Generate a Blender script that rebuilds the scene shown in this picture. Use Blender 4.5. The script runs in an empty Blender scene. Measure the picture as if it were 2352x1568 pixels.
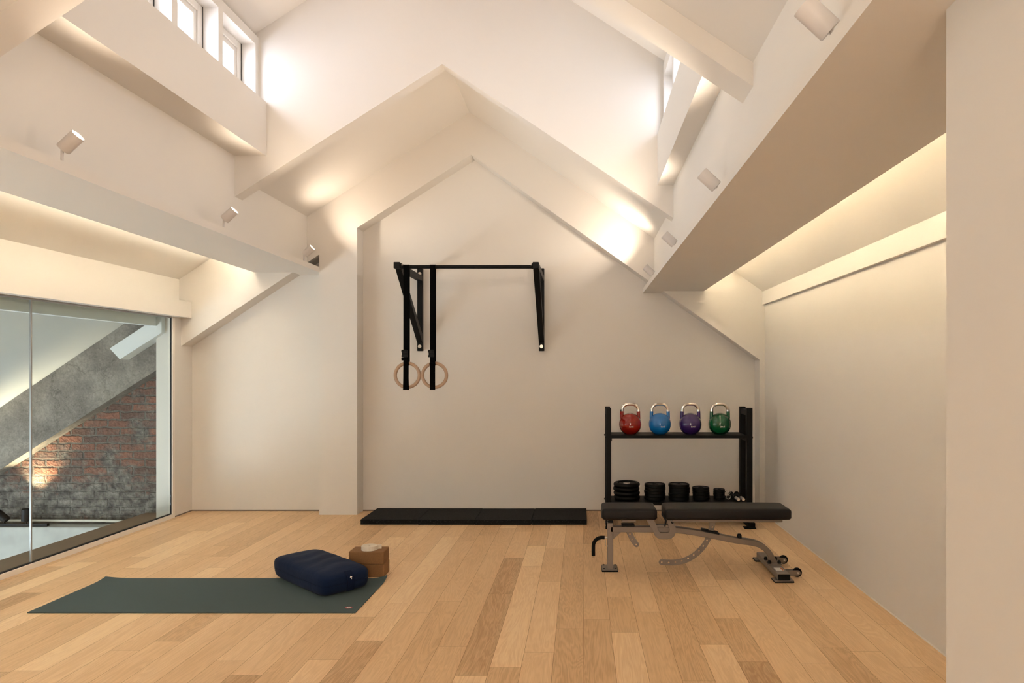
import bpy, bmesh, math, random
from mathutils import Vector, Matrix
random.seed(7)
C = bpy.context.scene.collection
PI = math.pi
F, VX, VY, H = 1568.0, 1336.0, 852.0, 1.34      # focal length (px), vanishing point, eye height

def P(px, py, Y):
    "point of the photo at depth Y -> (X, Z)"
    return ((px - VX) * Y / F, H - (py - VY) * Y / F)

# ------------------------------------------------------------------ materials
def lin(c):
    return tuple((v / 255 / 12.92) if v / 255 <= .04045 else ((v / 255 + .055) / 1.055) ** 2.4 for v in c) + (1,)

def mat(name, rgb, rough=.5, metal=0., bump=0., bscale=200., var=0., vscale=20., spec=.5, coat=0.):
    m = bpy.data.materials.new(name); m.use_nodes = True
    nt = m.node_tree; n = nt.nodes; l = nt.links
    b = n['Principled BSDF']
    col = lin(rgb)
    b.inputs['Base Color'].default_value = col
    b.inputs['Roughness'].default_value = rough
    b.inputs['Metallic'].default_value = metal
    b.inputs['Specular IOR Level'].default_value = spec
    b.inputs['Coat Weight'].default_value = coat
    b.inputs['Coat Roughness'].default_value = .05
    tc = n.new('ShaderNodeTexCoord')
    if var:
        nz = n.new('ShaderNodeTexNoise'); nz.inputs['Scale'].default_value = vscale; nz.inputs['Detail'].default_value = 6
        l.new(tc.outputs['Object'], nz.inputs['Vector'])
        mx = n.new('ShaderNodeMix'); mx.data_type = 'RGBA'
        mx.inputs[6].default_value = tuple(v * (1 - var) for v in col[:3]) + (1,)
        mx.inputs[7].default_value = tuple(min(1, v * (1 + var)) for v in col[:3]) + (1,)
        l.new(nz.outputs['Fac'], mx.inputs[0]); l.new(mx.outputs[2], b.inputs['Base Color'])
    if bump:
        nz = n.new('ShaderNodeTexNoise'); nz.inputs['Scale'].default_value = bscale; nz.inputs['Detail'].default_value = 4
        l.new(tc.outputs['Object'], nz.inputs['Vector'])
        bp = n.new('ShaderNodeBump'); bp.inputs['Strength'].default_value = bump; bp.inputs['Distance'].default_value = .002
        l.new(nz.outputs['Fac'], bp.inputs['Height']); l.new(bp.outputs['Normal'], b.inputs['Normal'])
    return m

M = {}
M['paint'] = mat('warm white paint', (226, 220, 212), .8, bump=.12, bscale=90, var=.012, vscale=3, spec=.25)
M['out_paint'] = mat('white plaster beyond glass', (238, 240, 238), .8, bump=.15, bscale=60, var=.03, vscale=4, spec=.2)
M['plaster'] = mat('rough white plaster', (172, 171, 165), .9, bump=1., bscale=25, var=.22, vscale=9)
M['fixture'] = mat('white powder coat', (214, 208, 204), .55, bump=.05)
M['black'] = mat('black powder coat', (5, 5, 5), .5, bump=.2, bscale=500, spec=.22)
M['steel_black'] = mat('black rack steel', (5, 5, 5), .55, bump=.2, bscale=400, spec=.22)
M['webbing'] = mat('black webbing', (4, 4, 4), .95, bump=.6, bscale=600, spec=.1)
M['plastic'] = mat('black plastic', (6, 6, 6), .5, spec=.25)
M['rubber'] = mat('black cast rubber', (5, 5, 5), .7, bump=.3, bscale=400, spec=.2)
M['iron'] = mat('black plate rubber', (4, 4, 4), .5, bump=.15, bscale=300, spec=.22)
M['chrome'] = mat('polished chrome', (225, 220, 214), .12, 1.)
M['satin'] = mat('satin chrome', (226, 220, 212), .38, .85)
M['bolt'] = mat('zinc bolt', (205, 200, 190), .3, 1.)
M['frame'] = mat('silver grey powder coat', (134, 122, 112), .42, .35, bump=.1, bscale=600)
M['vinyl'] = mat('black vinyl', (13, 10, 9), .5, bump=.3, bscale=700, spec=.3)
M['birch'] = mat('pale birch wood', (182, 152, 126), .5, bump=.1, var=.08, vscale=40)
M['cork'] = mat('brown cork', (138, 98, 60), .85, bump=.6, bscale=500, var=.3, vscale=260)
M['tape'] = mat('cream cotton webbing', (236, 224, 206), .9, bump=.5, bscale=900)
M['aluminium'] = mat('brushed aluminium', (168, 166, 165), .4, .8)
M['gasket'] = mat('black gasket', (22, 24, 26), .7)
M['shadow_gap'] = mat('grey shadow gap profile', (120, 106, 94), .7)
M['sill'] = mat('cream painted frame', (238, 230, 220), .6)
M['red_k'] = mat('red enamel', (150, 24, 9), .16, coat=.6, spec=.5)
M['blue_k'] = mat('blue enamel', (12, 112, 186), .16, coat=.6)
M['purple_k'] = mat('purple enamel', (58, 32, 98), .16, coat=.6)
M['green_k'] = mat('green enamel', (8, 84, 48), .16, coat=.6)
M['white'] = mat('white print', (236, 232, 226), .6)
M['red'] = mat('red print', (178, 40, 44), .7)
M['orange'] = mat('orange print', (214, 110, 40), .6)
M['pipe'] = mat('white conduit', (226, 218, 204), .5)

def emit(name, rgb, s):
    m = bpy.data.materials.new(name); m.use_nodes = True
    b = m.node_tree.nodes['Principled BSDF']
    b.inputs['Base Color'].default_value = lin(rgb)
    b.inputs['Emission Color'].default_value = lin(rgb)
    b.inputs['Emission Strength'].default_value = s
    return m
M['lens'] = emit('lit lens', (255, 232, 200), 14)

def glass(name, tint, refl=.03):
    m = bpy.data.materials.new(name); m.use_nodes = True
    nt = m.node_tree; n = nt.nodes; l = nt.links
    n.remove(n['Principled BSDF'])
    tr = n.new('ShaderNodeBsdfTransparent'); tr.inputs['Color'].default_value = tint
    gl = n.new('ShaderNodeBsdfGlossy'); gl.inputs['Roughness'].default_value = .01
    ge = n.new('ShaderNodeNewGeometry')           # two-sided Schlick reflectance of a thin pane
    dt = n.new('ShaderNodeVectorMath'); dt.operation = 'DOT_PRODUCT'; l.new(ge.outputs['Normal'], dt.inputs[0]); l.new(ge.outputs['Incoming'], dt.inputs[1])
    ab = n.new('ShaderNodeMath'); ab.operation = 'ABSOLUTE'; l.new(dt.outputs['Value'], ab.inputs[0])
    su = n.new('ShaderNodeMath'); su.operation = 'SUBTRACT'; su.inputs[0].default_value = 1; l.new(ab.outputs[0], su.inputs[1])
    pw = n.new('ShaderNodeMath'); pw.operation = 'POWER'; pw.inputs[1].default_value = 5; l.new(su.outputs[0], pw.inputs[0])
    fr = n.new('ShaderNodeMath'); fr.operation = 'MULTIPLY_ADD'; fr.inputs[1].default_value = .5; fr.inputs[2].default_value = refl; l.new(pw.outputs[0], fr.inputs[0])
    mx = n.new('ShaderNodeMixShader')
    l.new(fr.outputs[0], mx.inputs[0]); l.new(tr.outputs[0], mx.inputs[1]); l.new(gl.outputs[0], mx.inputs[2])
    l.new(mx.outputs[0], n['Material Output'].inputs['Surface'])
    return m
M['glass'] = glass('cool tinted glass', (.90, .955, .96, 1), .02)
M['pane'] = glass('window glass', (.97, .98, 1, 1), .03)

def cloth(name, a, b2, wr=1.):
    m = bpy.data.materials.new(name); m.use_nodes = True
    nt = m.node_tree; n = nt.nodes; l = nt.links; b = n['Principled BSDF']
    tc = n.new('ShaderNodeTexCoord')
    n1 = n.new('ShaderNodeTexNoise'); n1.inputs['Scale'].default_value = 350
    mp = n.new('ShaderNodeMapping'); mp.inputs['Scale'].default_value = (14, 3.5, 6)
    n2 = n.new('ShaderNodeTexNoise'); n2.inputs['Scale'].default_value = 1; n2.inputs['Detail'].default_value = 3; n2.inputs['Distortion'].default_value = .7
    l.new(tc.outputs['Object'], n1.inputs['Vector']); l.new(tc.outputs['Object'], mp.inputs[0]); l.new(mp.outputs[0], n2.inputs['Vector'])
    mx = n.new('ShaderNodeMix'); mx.data_type = 'RGBA'; mx.inputs[6].default_value = lin(a); mx.inputs[7].default_value = lin(b2)
    l.new(n1.outputs['Fac'], mx.inputs[0]); l.new(mx.outputs[2], b.inputs['Base Color'])
    ad = n.new('ShaderNodeMath'); ad.operation = 'MULTIPLY_ADD'; ad.inputs[1].default_value = .06
    l.new(n1.outputs['Fac'], ad.inputs[0]); l.new(n2.outputs['Fac'], ad.inputs[2])
    bp = n.new('ShaderNodeBump'); bp.inputs['Strength'].default_value = wr; bp.inputs['Distance'].default_value = .012
    l.new(ad.outputs[0], bp.inputs['Height']); l.new(bp.outputs['Normal'], b.inputs['Normal'])
    b.inputs['Roughness'].default_value = .95; b.inputs['Sheen Weight'].default_value = .05
    b.inputs['Specular IOR Level'].default_value = .15
    return m
M['navy'] = cloth('navy cotton', (15, 28, 54), (23, 38, 67), .30)
M['navy_strap'] = cloth('navy cotton strap', (10, 22, 48), (16, 30, 58), .2)
M['mat_green'] = mat('dark green yoga mat', (74, 87, 87), .85, bump=.5, bscale=500, var=.08, vscale=300, spec=.3)

# speckled rubber tiles
def speckle():
    m = mat('speckled rubber', (8, 8, 8), .8, bump=.5, bscale=350, spec=.25)
    nt = m.node_tree; n = nt.nodes; l = nt.links; b = n['Principled BSDF']
    tc = n.new('ShaderNodeTexCoord'); v = n.new('ShaderNodeTexVoronoi'); v.inputs['Scale'].default_value = 230
    l.new(tc.outputs['Object'], v.inputs['Vector'])
    sp = n.new('ShaderNodeSeparateColor'); l.new(v.outputs['Color'], sp.inputs[0])
    r = n.new('ShaderNodeValToRGB'); r.color_ramp.elements[0].position = .93; r.color_ramp.elements[0].color = lin((8, 8, 8))
    r.color_ramp.elements[1].position = .97; r.color_ramp.elements[1].color = lin((52, 52, 52))
    l.new(sp.outputs[0], r.inputs[0]); l.new(r.outputs[0], b.inputs['Base Color'])
    return m
M['tile'] = speckle()

# oak planks
def oak():
    m = bpy.data.materials.new('oak planks'); m.use_nodes = True
    nt = m.node_tree; n = nt.nodes; l = nt.links; b = n['Principled BSDF']
    uv = n.new('ShaderNodeUVMap'); uv.uv_map = 'UVMap'
    at = n.new('ShaderNodeAttribute'); at.attribute_name = 'plank'
    sp = n.new('ShaderNodeSeparateColor'); l.new(at.outputs['Color'], sp.inputs[0])
    su = n.new('ShaderNodeSeparateXYZ'); l.new(uv.outputs[0], su.inputs[0])
    sc = n.new('ShaderNodeMath'); sc.operation = 'MULTIPLY'; sc.inputs[1].default_value = 40.; l.new(sp.outputs[1], sc.inputs[0])
    cb = n.new('ShaderNodeCombineXYZ'); l.new(su.outputs[0], cb.inputs[0]); l.new(su.outputs[1], cb.inputs[1]); l.new(sc.outputs[0], cb.inputs[2])
    def mapn(s):
        q = n.new('ShaderNodeMapping'); q.inputs['Scale'].default_value = s; l.new(cb.outputs[0], q.inputs[0]); return q
    def noise(s, d=6, dist=0.):
        q = n.new('ShaderNodeTexNoise'); q.inputs['Scale'].default_value = 1; q.inputs['Detail'].default_value = d; q.inputs['Distortion'].default_value = dist
        l.new(mapn(s).outputs[0], q.inputs['Vector']); return q
    fine = noise((260, 7, 1), 4, .4)                 # fine pores
    broad = noise((9, 1.1, 1), 3, .6)                # cathedral field
    tone = noise((5, .8, 1), 3, 0.)
    # growth rings from the broad field
    mu = n.new('ShaderNodeMath'); mu.operation = 'MULTIPLY'; mu.inputs[1].default_value = 95; l.new(broad.outputs['Fac'], mu.inputs[0])
    si = n.new('ShaderNodeMath'); si.operation = 'SINE'; l.new(mu.outputs[0], si.inputs[0])
    ramp = n.new('ShaderNodeValToRGB'); e = ramp.color_ramp.elements
    e[0].position = 0; e[0].color = lin((184, 144, 102)); e[1].position = 1; e[1].color = lin((247, 214, 169))
    e2 = ramp.color_ramp.elements.new(.38); e2.color = lin((219, 180, 135))
    e3 = ramp.color_ramp.elements.new(.72); e3.color = lin((234, 196, 151))
    def add(a, ka, b_, kb, c0=0.):
        q = n.new('ShaderNodeMath'); q.operation = 'MULTIPLY_ADD'; l.new(a, q.inputs[0]); q.inputs[1].default_value = ka
        if b_ is None: q.inputs[2].default_value = c0
        else:
            w = n.new('ShaderNodeMath'); w.operation = 'MULTIPLY_ADD'; l.new(b_, w.inputs[0]); w.inputs[1].default_value = kb; w.inputs[2].default_value = c0
            l.new(w.outputs[0], q.inputs[2])
        return q
    s1 = add(sp.outputs[0], .80, si.outputs[0], .085, -.26)
    s2 = add(fine.outputs['Fac'], .55, None, 0)
    s3 = n.new('ShaderNodeMath'); s3.operation = 'ADD'; l.new(s1.outputs[0], s3.inputs[0]); l.new(s2.outputs[0], s3.inputs[1])
    s4 = add(tone.outputs['Fac'], .45, s3.outputs[0], 1, -.12)
    l.new(s4.outputs[0], ramp.inputs[0]); l.new(ramp.outputs[0], b.inputs['Base Color'])
    b.inputs['Roughness'].default_value = .46; b.inputs['Specular IOR Level'].default_value = .35
    bp = n.new('ShaderNodeBump'); bp.inputs['Strength'].default_value = .12; bp.inputs['Distance'].default_value = .001
    l.new(fine.outputs['Fac'], bp.inputs['Height']); l.new(bp.outputs['Normal'], b.inputs['Normal'])
    return m
M['oak'] = oak()
M['gap'] = mat('plank gap', (140, 100, 68), .9)
M['board'] = mat('weathered board', (128, 104, 82), .8, bump=.4, bscale=40, var=.18, vscale=5)

def concrete():
    m = bpy.data.materials.new('old concrete'); m.use_nodes = True
    nt = m.node_tree; n = nt.nodes; l = nt.links; b = n['Principled BSDF']
    tc = n.new('ShaderNodeTexCoord')
    a = n.new('ShaderNodeTexNoise'); a.inputs['Scale'].default_value = 3.2; a.inputs['Detail'].default_value = 14; a.inputs['Roughness'].default_value = .78
    c = n.new('ShaderNodeTexNoise'); c.inputs['Scale'].default_value = 60; c.inputs['Detail'].default_value = 5
    for q in (a, c): l.new(tc.outputs['Object'], q.inputs['Vector'])
    r = n.new('ShaderNodeValToRGB'); e = r.color_ramp.elements
    e[0].position = .33; e[0].color = lin((104, 97, 89)); e[1].position = .68; e[1].color = lin((172, 163, 151))
    x = e = r.color_ramp.elements.new(.5); x.color = lin((138, 130, 121))
    ad = n.new('ShaderNodeMath'); ad.operation = 'MULTIPLY_ADD'; ad.inputs[1].default_value = .25; ad2 = n.new('ShaderNodeMath'); ad2.operation = 'ADD'; ad2.inputs[1].default_value = -.12
    l.new(c.outputs['Fac'], ad.inputs[0]); l.new(a.outputs['Fac'], ad.inputs[2]); l.new(ad.outputs[0], ad2.inputs[0]); l.new(ad2.outputs[0], r.inputs[0])
    # small voids
    v = n.new('ShaderNodeTexVoronoi'); v.inputs['Scale'].default_value = 26; l.new(tc.outputs['Object'], v.inputs['Vector'])
    vr = n.new('ShaderNodeValToRGB'); vr.color_ramp.elements[0].position = .07; vr.color_ramp.elements[0].color = (.3, .3, .3, 1); vr.color_ramp.elements[1].position = .13; vr.color_ramp.elements[1].color = (1, 1, 1, 1)
    l.new(v.outputs['Distance'], vr.inputs[0])
    mx = n.new('ShaderNodeMix'); mx.data_type = 'RGBA'; mx.blend_type = 'MULTIPLY'; mx.inputs[0].default_value = .7
    l.new(r.outputs[0], mx.inputs[6]); l.new(vr.outputs[0], mx.inputs[7]); l.new(mx.outputs[2], b.inputs['Base Color'])
    # a few hairline cracks
    wv = n.new('ShaderNodeVectorMath'); wv.operation = 'MULTIPLY_ADD'; wv.inputs[1].default_value = (.5, .5, .5); l.new(a.outputs['Color'], wv.inputs[0]); l.new(tc.outputs['Object'], wv.inputs[2])
    ck = n.new('ShaderNodeTexVoronoi'); ck.feature = 'DISTANCE_TO_EDGE'; ck.inputs['Scale'].default_value = 1.3; l.new(wv.outputs[0], ck.inputs['Vector'])
    cr = n.new('ShaderNodeValToRGB'); cr.color_ramp.elements[0].position = .0; cr.color_ramp.elements[0].color = (.35, .33, .31, 1); cr.color_ramp.elements[1].position = .012; cr.color_ramp.elements[1].color = (1, 1, 1, 1)
    l.new(ck.outputs['Distance'], cr.inputs[0])
    m3 = n.new('ShaderNodeMix'); m3.data_type = 'RGBA'; m3.blend_type = 'MULTIPLY'; m3.inputs[0].default_value = .8
    l.new(mx.outputs[2], m3.inputs[6]); l.new(cr.outputs[0], m3.inputs[7]); l.new(m3.outputs[2], b.inputs['Base Color'])
    b.inputs['Roughness'].default_value = .9
    bp = n.new('ShaderNodeBump'); bp.inputs['Strength'].default_value = .7; bp.inputs['Distance'].default_value = .02
    l.new(ad.outputs[0], bp.inputs['Height']); l.new(bp.outputs['Normal'], b.inputs['Normal'])
    return m
M['concrete'] = concrete()

def brick():
    m = bpy.data.materials.new('old brickwork'); m.use_nodes = True
    nt = m.node_tree; n = nt.nodes; l = nt.links; b = n['Principled BSDF']
    tc = n.new('ShaderNodeTexCoord'); sx = n.new('ShaderNodeSeparateXYZ'); l.new(tc.outputs['Object'], sx.inputs[0])
    cb = n.new('ShaderNodeCombineXYZ'); l.new(sx.outputs[0], cb.inputs[0]); l.new(sx.outputs[2], cb.inputs[1])
    wob = n.new('ShaderNodeTexNoise'); wob.inputs['Scale'].default_value = 13; wob.inputs['Detail'].default_value = 9; l.new(cb.outputs[0], wob.inputs['Vector'])
    ma = n.new('ShaderNodeVectorMath'); ma.operation = 'MULTIPLY_ADD'; ma.inputs[1].default_value = (.05, .038, 0)
    l.new(wob.outputs['Color'], ma.inputs[0]); l.new(cb.outputs[0], ma.inputs[2])
    br = n.new('ShaderNodeTexBrick'); br.inputs['Scale'].default_value = 1
    br.inputs['Brick Width'].default_value = .235; br.inputs['Row Height'].default_value = .075
    br.inputs['Mortar Size'].default_value = .011; br.inputs['Mortar Smooth'].default_value = .5; br.inputs['Bias'].default_value = -.1
    br.inputs['Color1'].default_value = lin((152, 100, 78)); br.inputs['Color2'].default_value = lin((92, 76, 68)); br.inputs['Mortar'].default_value = lin((112, 104, 95))
    l.new(ma.outputs[0], br.inputs['Vector'])
    # soot and mortar smears
    g = n.new('ShaderNodeTexNoise'); g.inputs['Scale'].default_value = 3.3; g.inputs['Detail'].default_value = 9; g.inputs['Roughness'].default_value = .7; l.new(cb.outputs[0], g.inputs['Vector'])
    gr = n.new('ShaderNodeValToRGB'); gr.color_ramp.elements[0].position = .47; gr.color_ramp.elements[1].position = .62
    # lower courses are rendered over: add a height term
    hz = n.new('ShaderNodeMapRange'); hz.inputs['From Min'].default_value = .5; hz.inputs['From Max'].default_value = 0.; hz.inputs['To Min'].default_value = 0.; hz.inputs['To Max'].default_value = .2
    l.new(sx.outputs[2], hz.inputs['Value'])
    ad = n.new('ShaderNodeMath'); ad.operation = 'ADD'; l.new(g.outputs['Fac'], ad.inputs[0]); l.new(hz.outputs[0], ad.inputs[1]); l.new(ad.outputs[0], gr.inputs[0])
    sm = n.new('ShaderNodeTexNoise'); sm.inputs['Scale'].default_value = 14; sm.inputs['Detail'].default_value = 8; l.new(cb.outputs[0], sm.inputs['Vector'])
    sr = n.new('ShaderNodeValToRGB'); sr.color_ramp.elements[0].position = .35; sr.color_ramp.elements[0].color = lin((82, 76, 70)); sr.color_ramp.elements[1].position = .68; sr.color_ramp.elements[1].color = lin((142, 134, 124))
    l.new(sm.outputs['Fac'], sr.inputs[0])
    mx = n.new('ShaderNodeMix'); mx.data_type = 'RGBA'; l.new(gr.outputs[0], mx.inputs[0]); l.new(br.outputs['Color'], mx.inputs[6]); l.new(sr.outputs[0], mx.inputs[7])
    f2 = n.new('ShaderNodeTexNoise'); f2.inputs['Scale'].default_value = 40; f2.inputs['Detail'].default_value = 6; l.new(cb.outputs[0], f2.inputs['Vector'])
    fr = n.new('ShaderNodeValToRGB'); fr.color_ramp.elements[0].position = .3; fr.color_ramp.elements[0].color = (.5, .5, .5, 1); fr.color_ramp.elements[1].position = .6
    l.new(f2.outputs['Fac'], fr.inputs[0])
    m2 = n.new('ShaderNodeMix'); m2.data_type = 'RGBA'; m2.blend_type = 'MULTIPLY'; m2.inputs[0].default_value = .7
    l.new(mx.outputs[2], m2.inputs[6]); l.new(fr.outputs[0], m2.inputs[7]); l.new(m2.outputs[2], b.inputs['Base Color'])
    b.inputs['Roughness'].default_value = .95
    hm = n.new('ShaderNodeMath'); hm.operation = 'MULTIPLY_ADD'; hm.inputs[1].default_value = -.8
    l.new(br.outputs['Fac'], hm.inputs[0]); l.new(f2.outputs['Fac'], hm.inputs[2])
    bp = n.new('ShaderNodeBump'); bp.inputs['Strength'].default_value = .9; bp.inputs['Distance'].default_value = .02
    l.new(hm.outputs[0], bp.inputs['Height']); l.new(bp.outputs['Normal'], b.inputs['Normal'])
    return m
M['brick'] = brick()

# ------------------------------------------------------------------ mesh helpers
def link(name, me, m, parent=None, smooth=False, loc=None):
    if m is not None:
        me.materials.clear(); me.materials.append(m)
    if smooth:
        for p in me.polygons: p.use_smooth = True
    o = bpy.data.objects.new(name, me); C.objects.link(o)
    if parent: o.parent = parent
    if loc: o.location = loc
    return o

def obj(name, bm, m, parent=None, smooth=False, loc=None, sharp=None):
    bmesh.ops.recalc_face_normals(bm, faces=bm.faces[:])
    me = bpy.data.meshes.new(name); bm.to_mesh(me); bm.free()
    o = link(name, me, m, parent, smooth, loc)
    if smooth and sharp:
        try: me.set_sharp_from_angle(angle=math.radians(sharp))
        except Exception: pass
    return o

def tag(o, label=None, cat=None, group=None, kind=None):
    if label: o['label'] = label
    if cat: o['category'] = cat
    if group: o['group'] = group
    if kind: o['kind'] = kind
    return o

def empty(name, loc, rz=0., label=None, cat=None, group=None):
    o = bpy.data.objects.new(name, None); C.objects.link(o)
    o.location = loc; o.rotation_euler = (0, 0, rz); o.empty_display_size = .05
    return tag(o, label, cat, group)

def add_box(bm, x0, x1, y0, y1, z0, z1, bev=0., seg=2):
    r = bmesh.ops.create_cube(bm, size=1)
    bmesh.ops.scale(bm, vec=(x1 - x0, y1 - y0, z1 - z0), verts=r['verts'])
    bmesh.ops.translate(bm, vec=((x0 + x1) / 2, (y0 + y1) / 2, (z0 + z1) / 2), verts=r['verts'])
    if bev:
        es = list({e for v in r['verts'] for e in v.link_edges})
        bmesh.ops.bevel(bm, geom=es, offset=bev, segments=seg, affect='EDGES', profile=.5)

def box(*a, bev=0., seg=2):
    bm = bmesh.new(); add_box(bm, *a, bev=bev, seg=seg); return bm

def add_hexa(bm, pts):
    "8 points: bottom ring 4, top ring 4"
    v = [bm.verts.new(p) for p in pts]
    for f in ((0, 1, 2, 3), (4, 5, 6, 7), (0, 1, 5, 4), (1, 2, 6, 5), (2, 3, 7, 6), (3, 0, 4, 7)):
        bm.faces.new([v[i] for i in f])

def prism_y(poly, y0, y1):
    "polygon in (X,Z) extruded along Y"
    bm = bmesh.new()
    v0 = [bm.verts.new((x, y0, z)) for x, z in poly]
    f = bm.faces.new(v0)
    r = bmesh.ops.extrude_face_region(bm, geom=[f])
    bmesh.ops.translate(bm, vec=(0, y1 - y0, 0), verts=[g for g in r['geom'] if isinstance(g, bmesh.types.BMVert)])
    return bm

def plate(outlines, thick, bevel=0.):
    "flat plate with holes: list of closed 2D outlines -> mesh in the XZ plane centred on y=0"
    cu = bpy.data.curves.new('tmp', 'CURVE'); cu.dimensions = '2D'; cu.fill_mode = 'BOTH'
    cu.extrude = thick / 2 - bevel; cu.bevel_depth = bevel; cu.bevel_resolution = 1
    cu.offset = -bevel
    for o in outlines:
        s = cu.splines.new('POLY'); s.points.add(len(o) - 1)
        for p, q in zip(s.points, o): p.co = (q[0], q[1], 0, 1)
        s.use_cyclic_u = True
    ob = bpy.data.objects.new('tmp', cu)
    me = bpy.data.meshes.new_from_object(ob)
    bpy.data.objects.remove(ob); bpy.data.curves.remove(cu)
    me.transform(Matrix.Rotation(PI / 2, 4, 'X'))
    return me

def circ(cx, cy, r, n=24):
    return [(cx + r * math.cos(2 * PI * i / n), cy + r * math.sin(2 * PI * i / n)) for i in range(n)]

def add_lathe(bm, prof, n=32, mtx=None):
    rings = []
    for r, z in prof:
        if r < 1e-6: rings.append([bm.verts.new((0, 0, z))])
        else: rings.append([bm.verts.new((r * math.cos(2 * PI * i / n), r * math.sin(2 * PI * i / n), z)) for i in range(n)])
    for a, b in zip(rings, rings[1:]):
        for i in range(n):
            j = (i + 1) % n
            if len(a) == 1 and len(b) == 1: continue
            if len(a) == 1: bm.faces.new((a[0], b[i], b[j]))
            elif len(b) == 1: bm.faces.new((a[i], a[j], b[0]))
            else: bm.faces.new((a[i], a[j], b[j], b[i]))
    if mtx is not None:
        bmesh.ops.transform(bm, matrix=mtx, verts=[v for r in rings for v in r])

def lathe(prof, n=32, mtx=None):
    bm = bmesh.new(); add_lathe(bm, prof, n, mtx); return bm

def add_tube(bm, pts, r, n=16, closed=False, radii=None):
    pts = [Vector(p) for p in pts]; N = len(pts); rings = []
    up = None
    for i, p in enumerate(pts):
        if closed: d = pts[(i + 1) % N] - pts[i - 1]
        else: d = pts[min(i + 1, N - 1)] - pts[max(i - 1, 0)]
        d.normalize()
        if up is None: up = d.orthogonal().normalized()
        up = (up - d * up.dot(d)).normalized(); s = d.cross(up)
        rr = radii[i] if radii else r
        rings.append([bm.verts.new(p + (up * math.cos(2 * PI * k / n) + s * math.sin(2 * PI * k / n)) * rr) for k in range(n)])
    for i in range(N if closed else N - 1):
        a, b = rings[i], rings[(i + 1) % N]
        for k in range(n): bm.faces.new((a[k], a[(k + 1) % n], b[(k + 1) % n], b[k]))
    if not closed:
        bm.faces.new(rings[0]); bm.faces.new(rings[-1])

def tube(pts, r, n=16, closed=False, radii=None):
    bm = bmesh.new(); add_tube(bm, pts, r, n, closed, radii); return bm

def cyl(p0, p1, r, n=20): return tube([p0, p1], r, n)

def ribbon(path, h, hv=None):
    "2D outline of constant width h along a 2D path"
    n = len(path); L, R = [], []
    for i in range(n):
        a = path[max(i - 1, 0)]; b = path[min(i + 1, n - 1)]
        dx, dz = b[0] - a[0], b[1] - a[1]; q = math.hypot(dx, dz)
        nx, nz = -dz / q, dx / q
        L.append((path[i][0] + nx * h / 2, path[i][1] + nz * h / 2)); R.append((path[i][0] - nx * h / 2, path[i][1] - nz * h / 2))
    return L + R[::-1]

def smooth_path(pts, k=6):
    "Catmull-Rom"
    out = []
    for i in range(len(pts) - 1):
        p0 = pts[max(i - 1, 0)]; p1 = pts[i]; p2 = pts[i + 1]; p3 = pts[min(i + 2, len(pts) - 1)]
        for t in range(k):
            t /= k
            out.append(tuple(.5 * (2 * b + (c - a) * t + (2 * a - 5 * b + 4 * c - d) * t * t + (3 * b - a - 3 * c + d) * t ** 3) for a, b, c, d in zip(p0, p1, p2, p3)))
    out.append(tuple(pts[-1])); return out

def struct(name, bm, m=None, parent=None):
    o = obj(name, bm, m or M['paint'], parent)
    if parent is None: o['kind'] = 'structure'
    return o

def text_mesh(s, size, ext):
    cu = bpy.data.curves.new('t', 'FONT'); cu.body = s; cu.size = size; cu.extrude = ext; cu.offset = size * .02
    cu.align_x = 'CENTER'; cu.align_y = 'CENTER'
    ob = bpy.data.objects.new('t', cu); me = bpy.data.meshes.new_from_object(ob)
    bpy.data.objects.remove(ob); bpy.data.curves.remove(cu)
    me.transform(Matrix.Rotation(PI / 2, 4, 'X')); return me

# ------------------------------------------------------------------ the room
YB, YF = 6.545, 6.367          # back plane of the niches / front plane of the gabled surround
Y0 = -2.6                      # rear end of the room
XL, XR = -3.735, 1.71

# floor
def build_floor():
    bm = bmesh.new(); uvl = bm.loops.layers.uv.new('UVMap'); cl = bm.loops.layers.float_color.new('plank')
    w = .142; g = .0007; x = .01 - w * 27
    while x < XR + .1:
        a, b = max(x, XL - .06), min(x + w, XR + .1)
        if b > a:
            y = Y0 - random.random() * 1.4
            while y < YB:
                L = random.choice((.55, .8, 1.1, 1.4, 1.4, 1.6, 1.6))
                y1 = min(y + L, YB + .02); ys = max(y, Y0)
                if y1 > ys + .01:
                    c = (min(1, max(0, random.gauss(.5, .23))), random.random(), random.random(), 1)
                    v = [bm.verts.new(p) for p in ((a + g, ys + g, 0), (b - g, ys + g, 0), (b - g, y1 - g, 0), (a + g, y1 - g, 0))]
                    f = bm.faces.new(v); ox, oy = random.random() * 5, random.random() * 9
                    for lp in f.loops:
                        lp[uvl].uv = (lp.vert.co.x - x + ox, lp.vert.co.y + oy); lp[cl] = c
                y += L
        x += w
    v = [bm.verts.new(p) for p in ((XL - .06, Y0, -.0025), (XR + .1, Y0, -.0025), (XR + .1, YB + .02, -.0025), (XL - .06, YB + .02, -.0025))]
    f = bm.faces.new(v); f.material_index = 1
    n0 = len(bm.verts); add_box(bm, XL - .02, XR + .1, Y0, YB + .02, -.2, -.01); bm.faces.ensure_lookup_table()
    for q in bm.faces[-6:]: q.material_index = 1
    me = bpy.data.meshes.new('floor'); bm.to_mesh(me); bm.free()
    me.materials.append(M['oak']); me.materials.append(M['gap'])
    o = bpy.data.objects.new('floor', me); C.objects.link(o); o['kind'] = 'structure'
build_floor()

# back wall (plane of the niches) and the gabled surround standing in front of it
struct('wall_back', box(-3.95, 1.95, YB, YB + .15, -.2, 5.2))
sur = [(-3.95, 1.563 - .69 * .19), (-2.448, 2.427), (-2.448, 0), (-2.095, 0), (-2.095, 2.676), (-1.027, 3.358), (1.66, 1.446), (1.66, 0),
       (1.86, 0), (1.86, 5), (-3.95, 5)]
struct('wall_front_of_niche', prism_y(sur, YF, YB)).name = 'trim_1'
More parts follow.
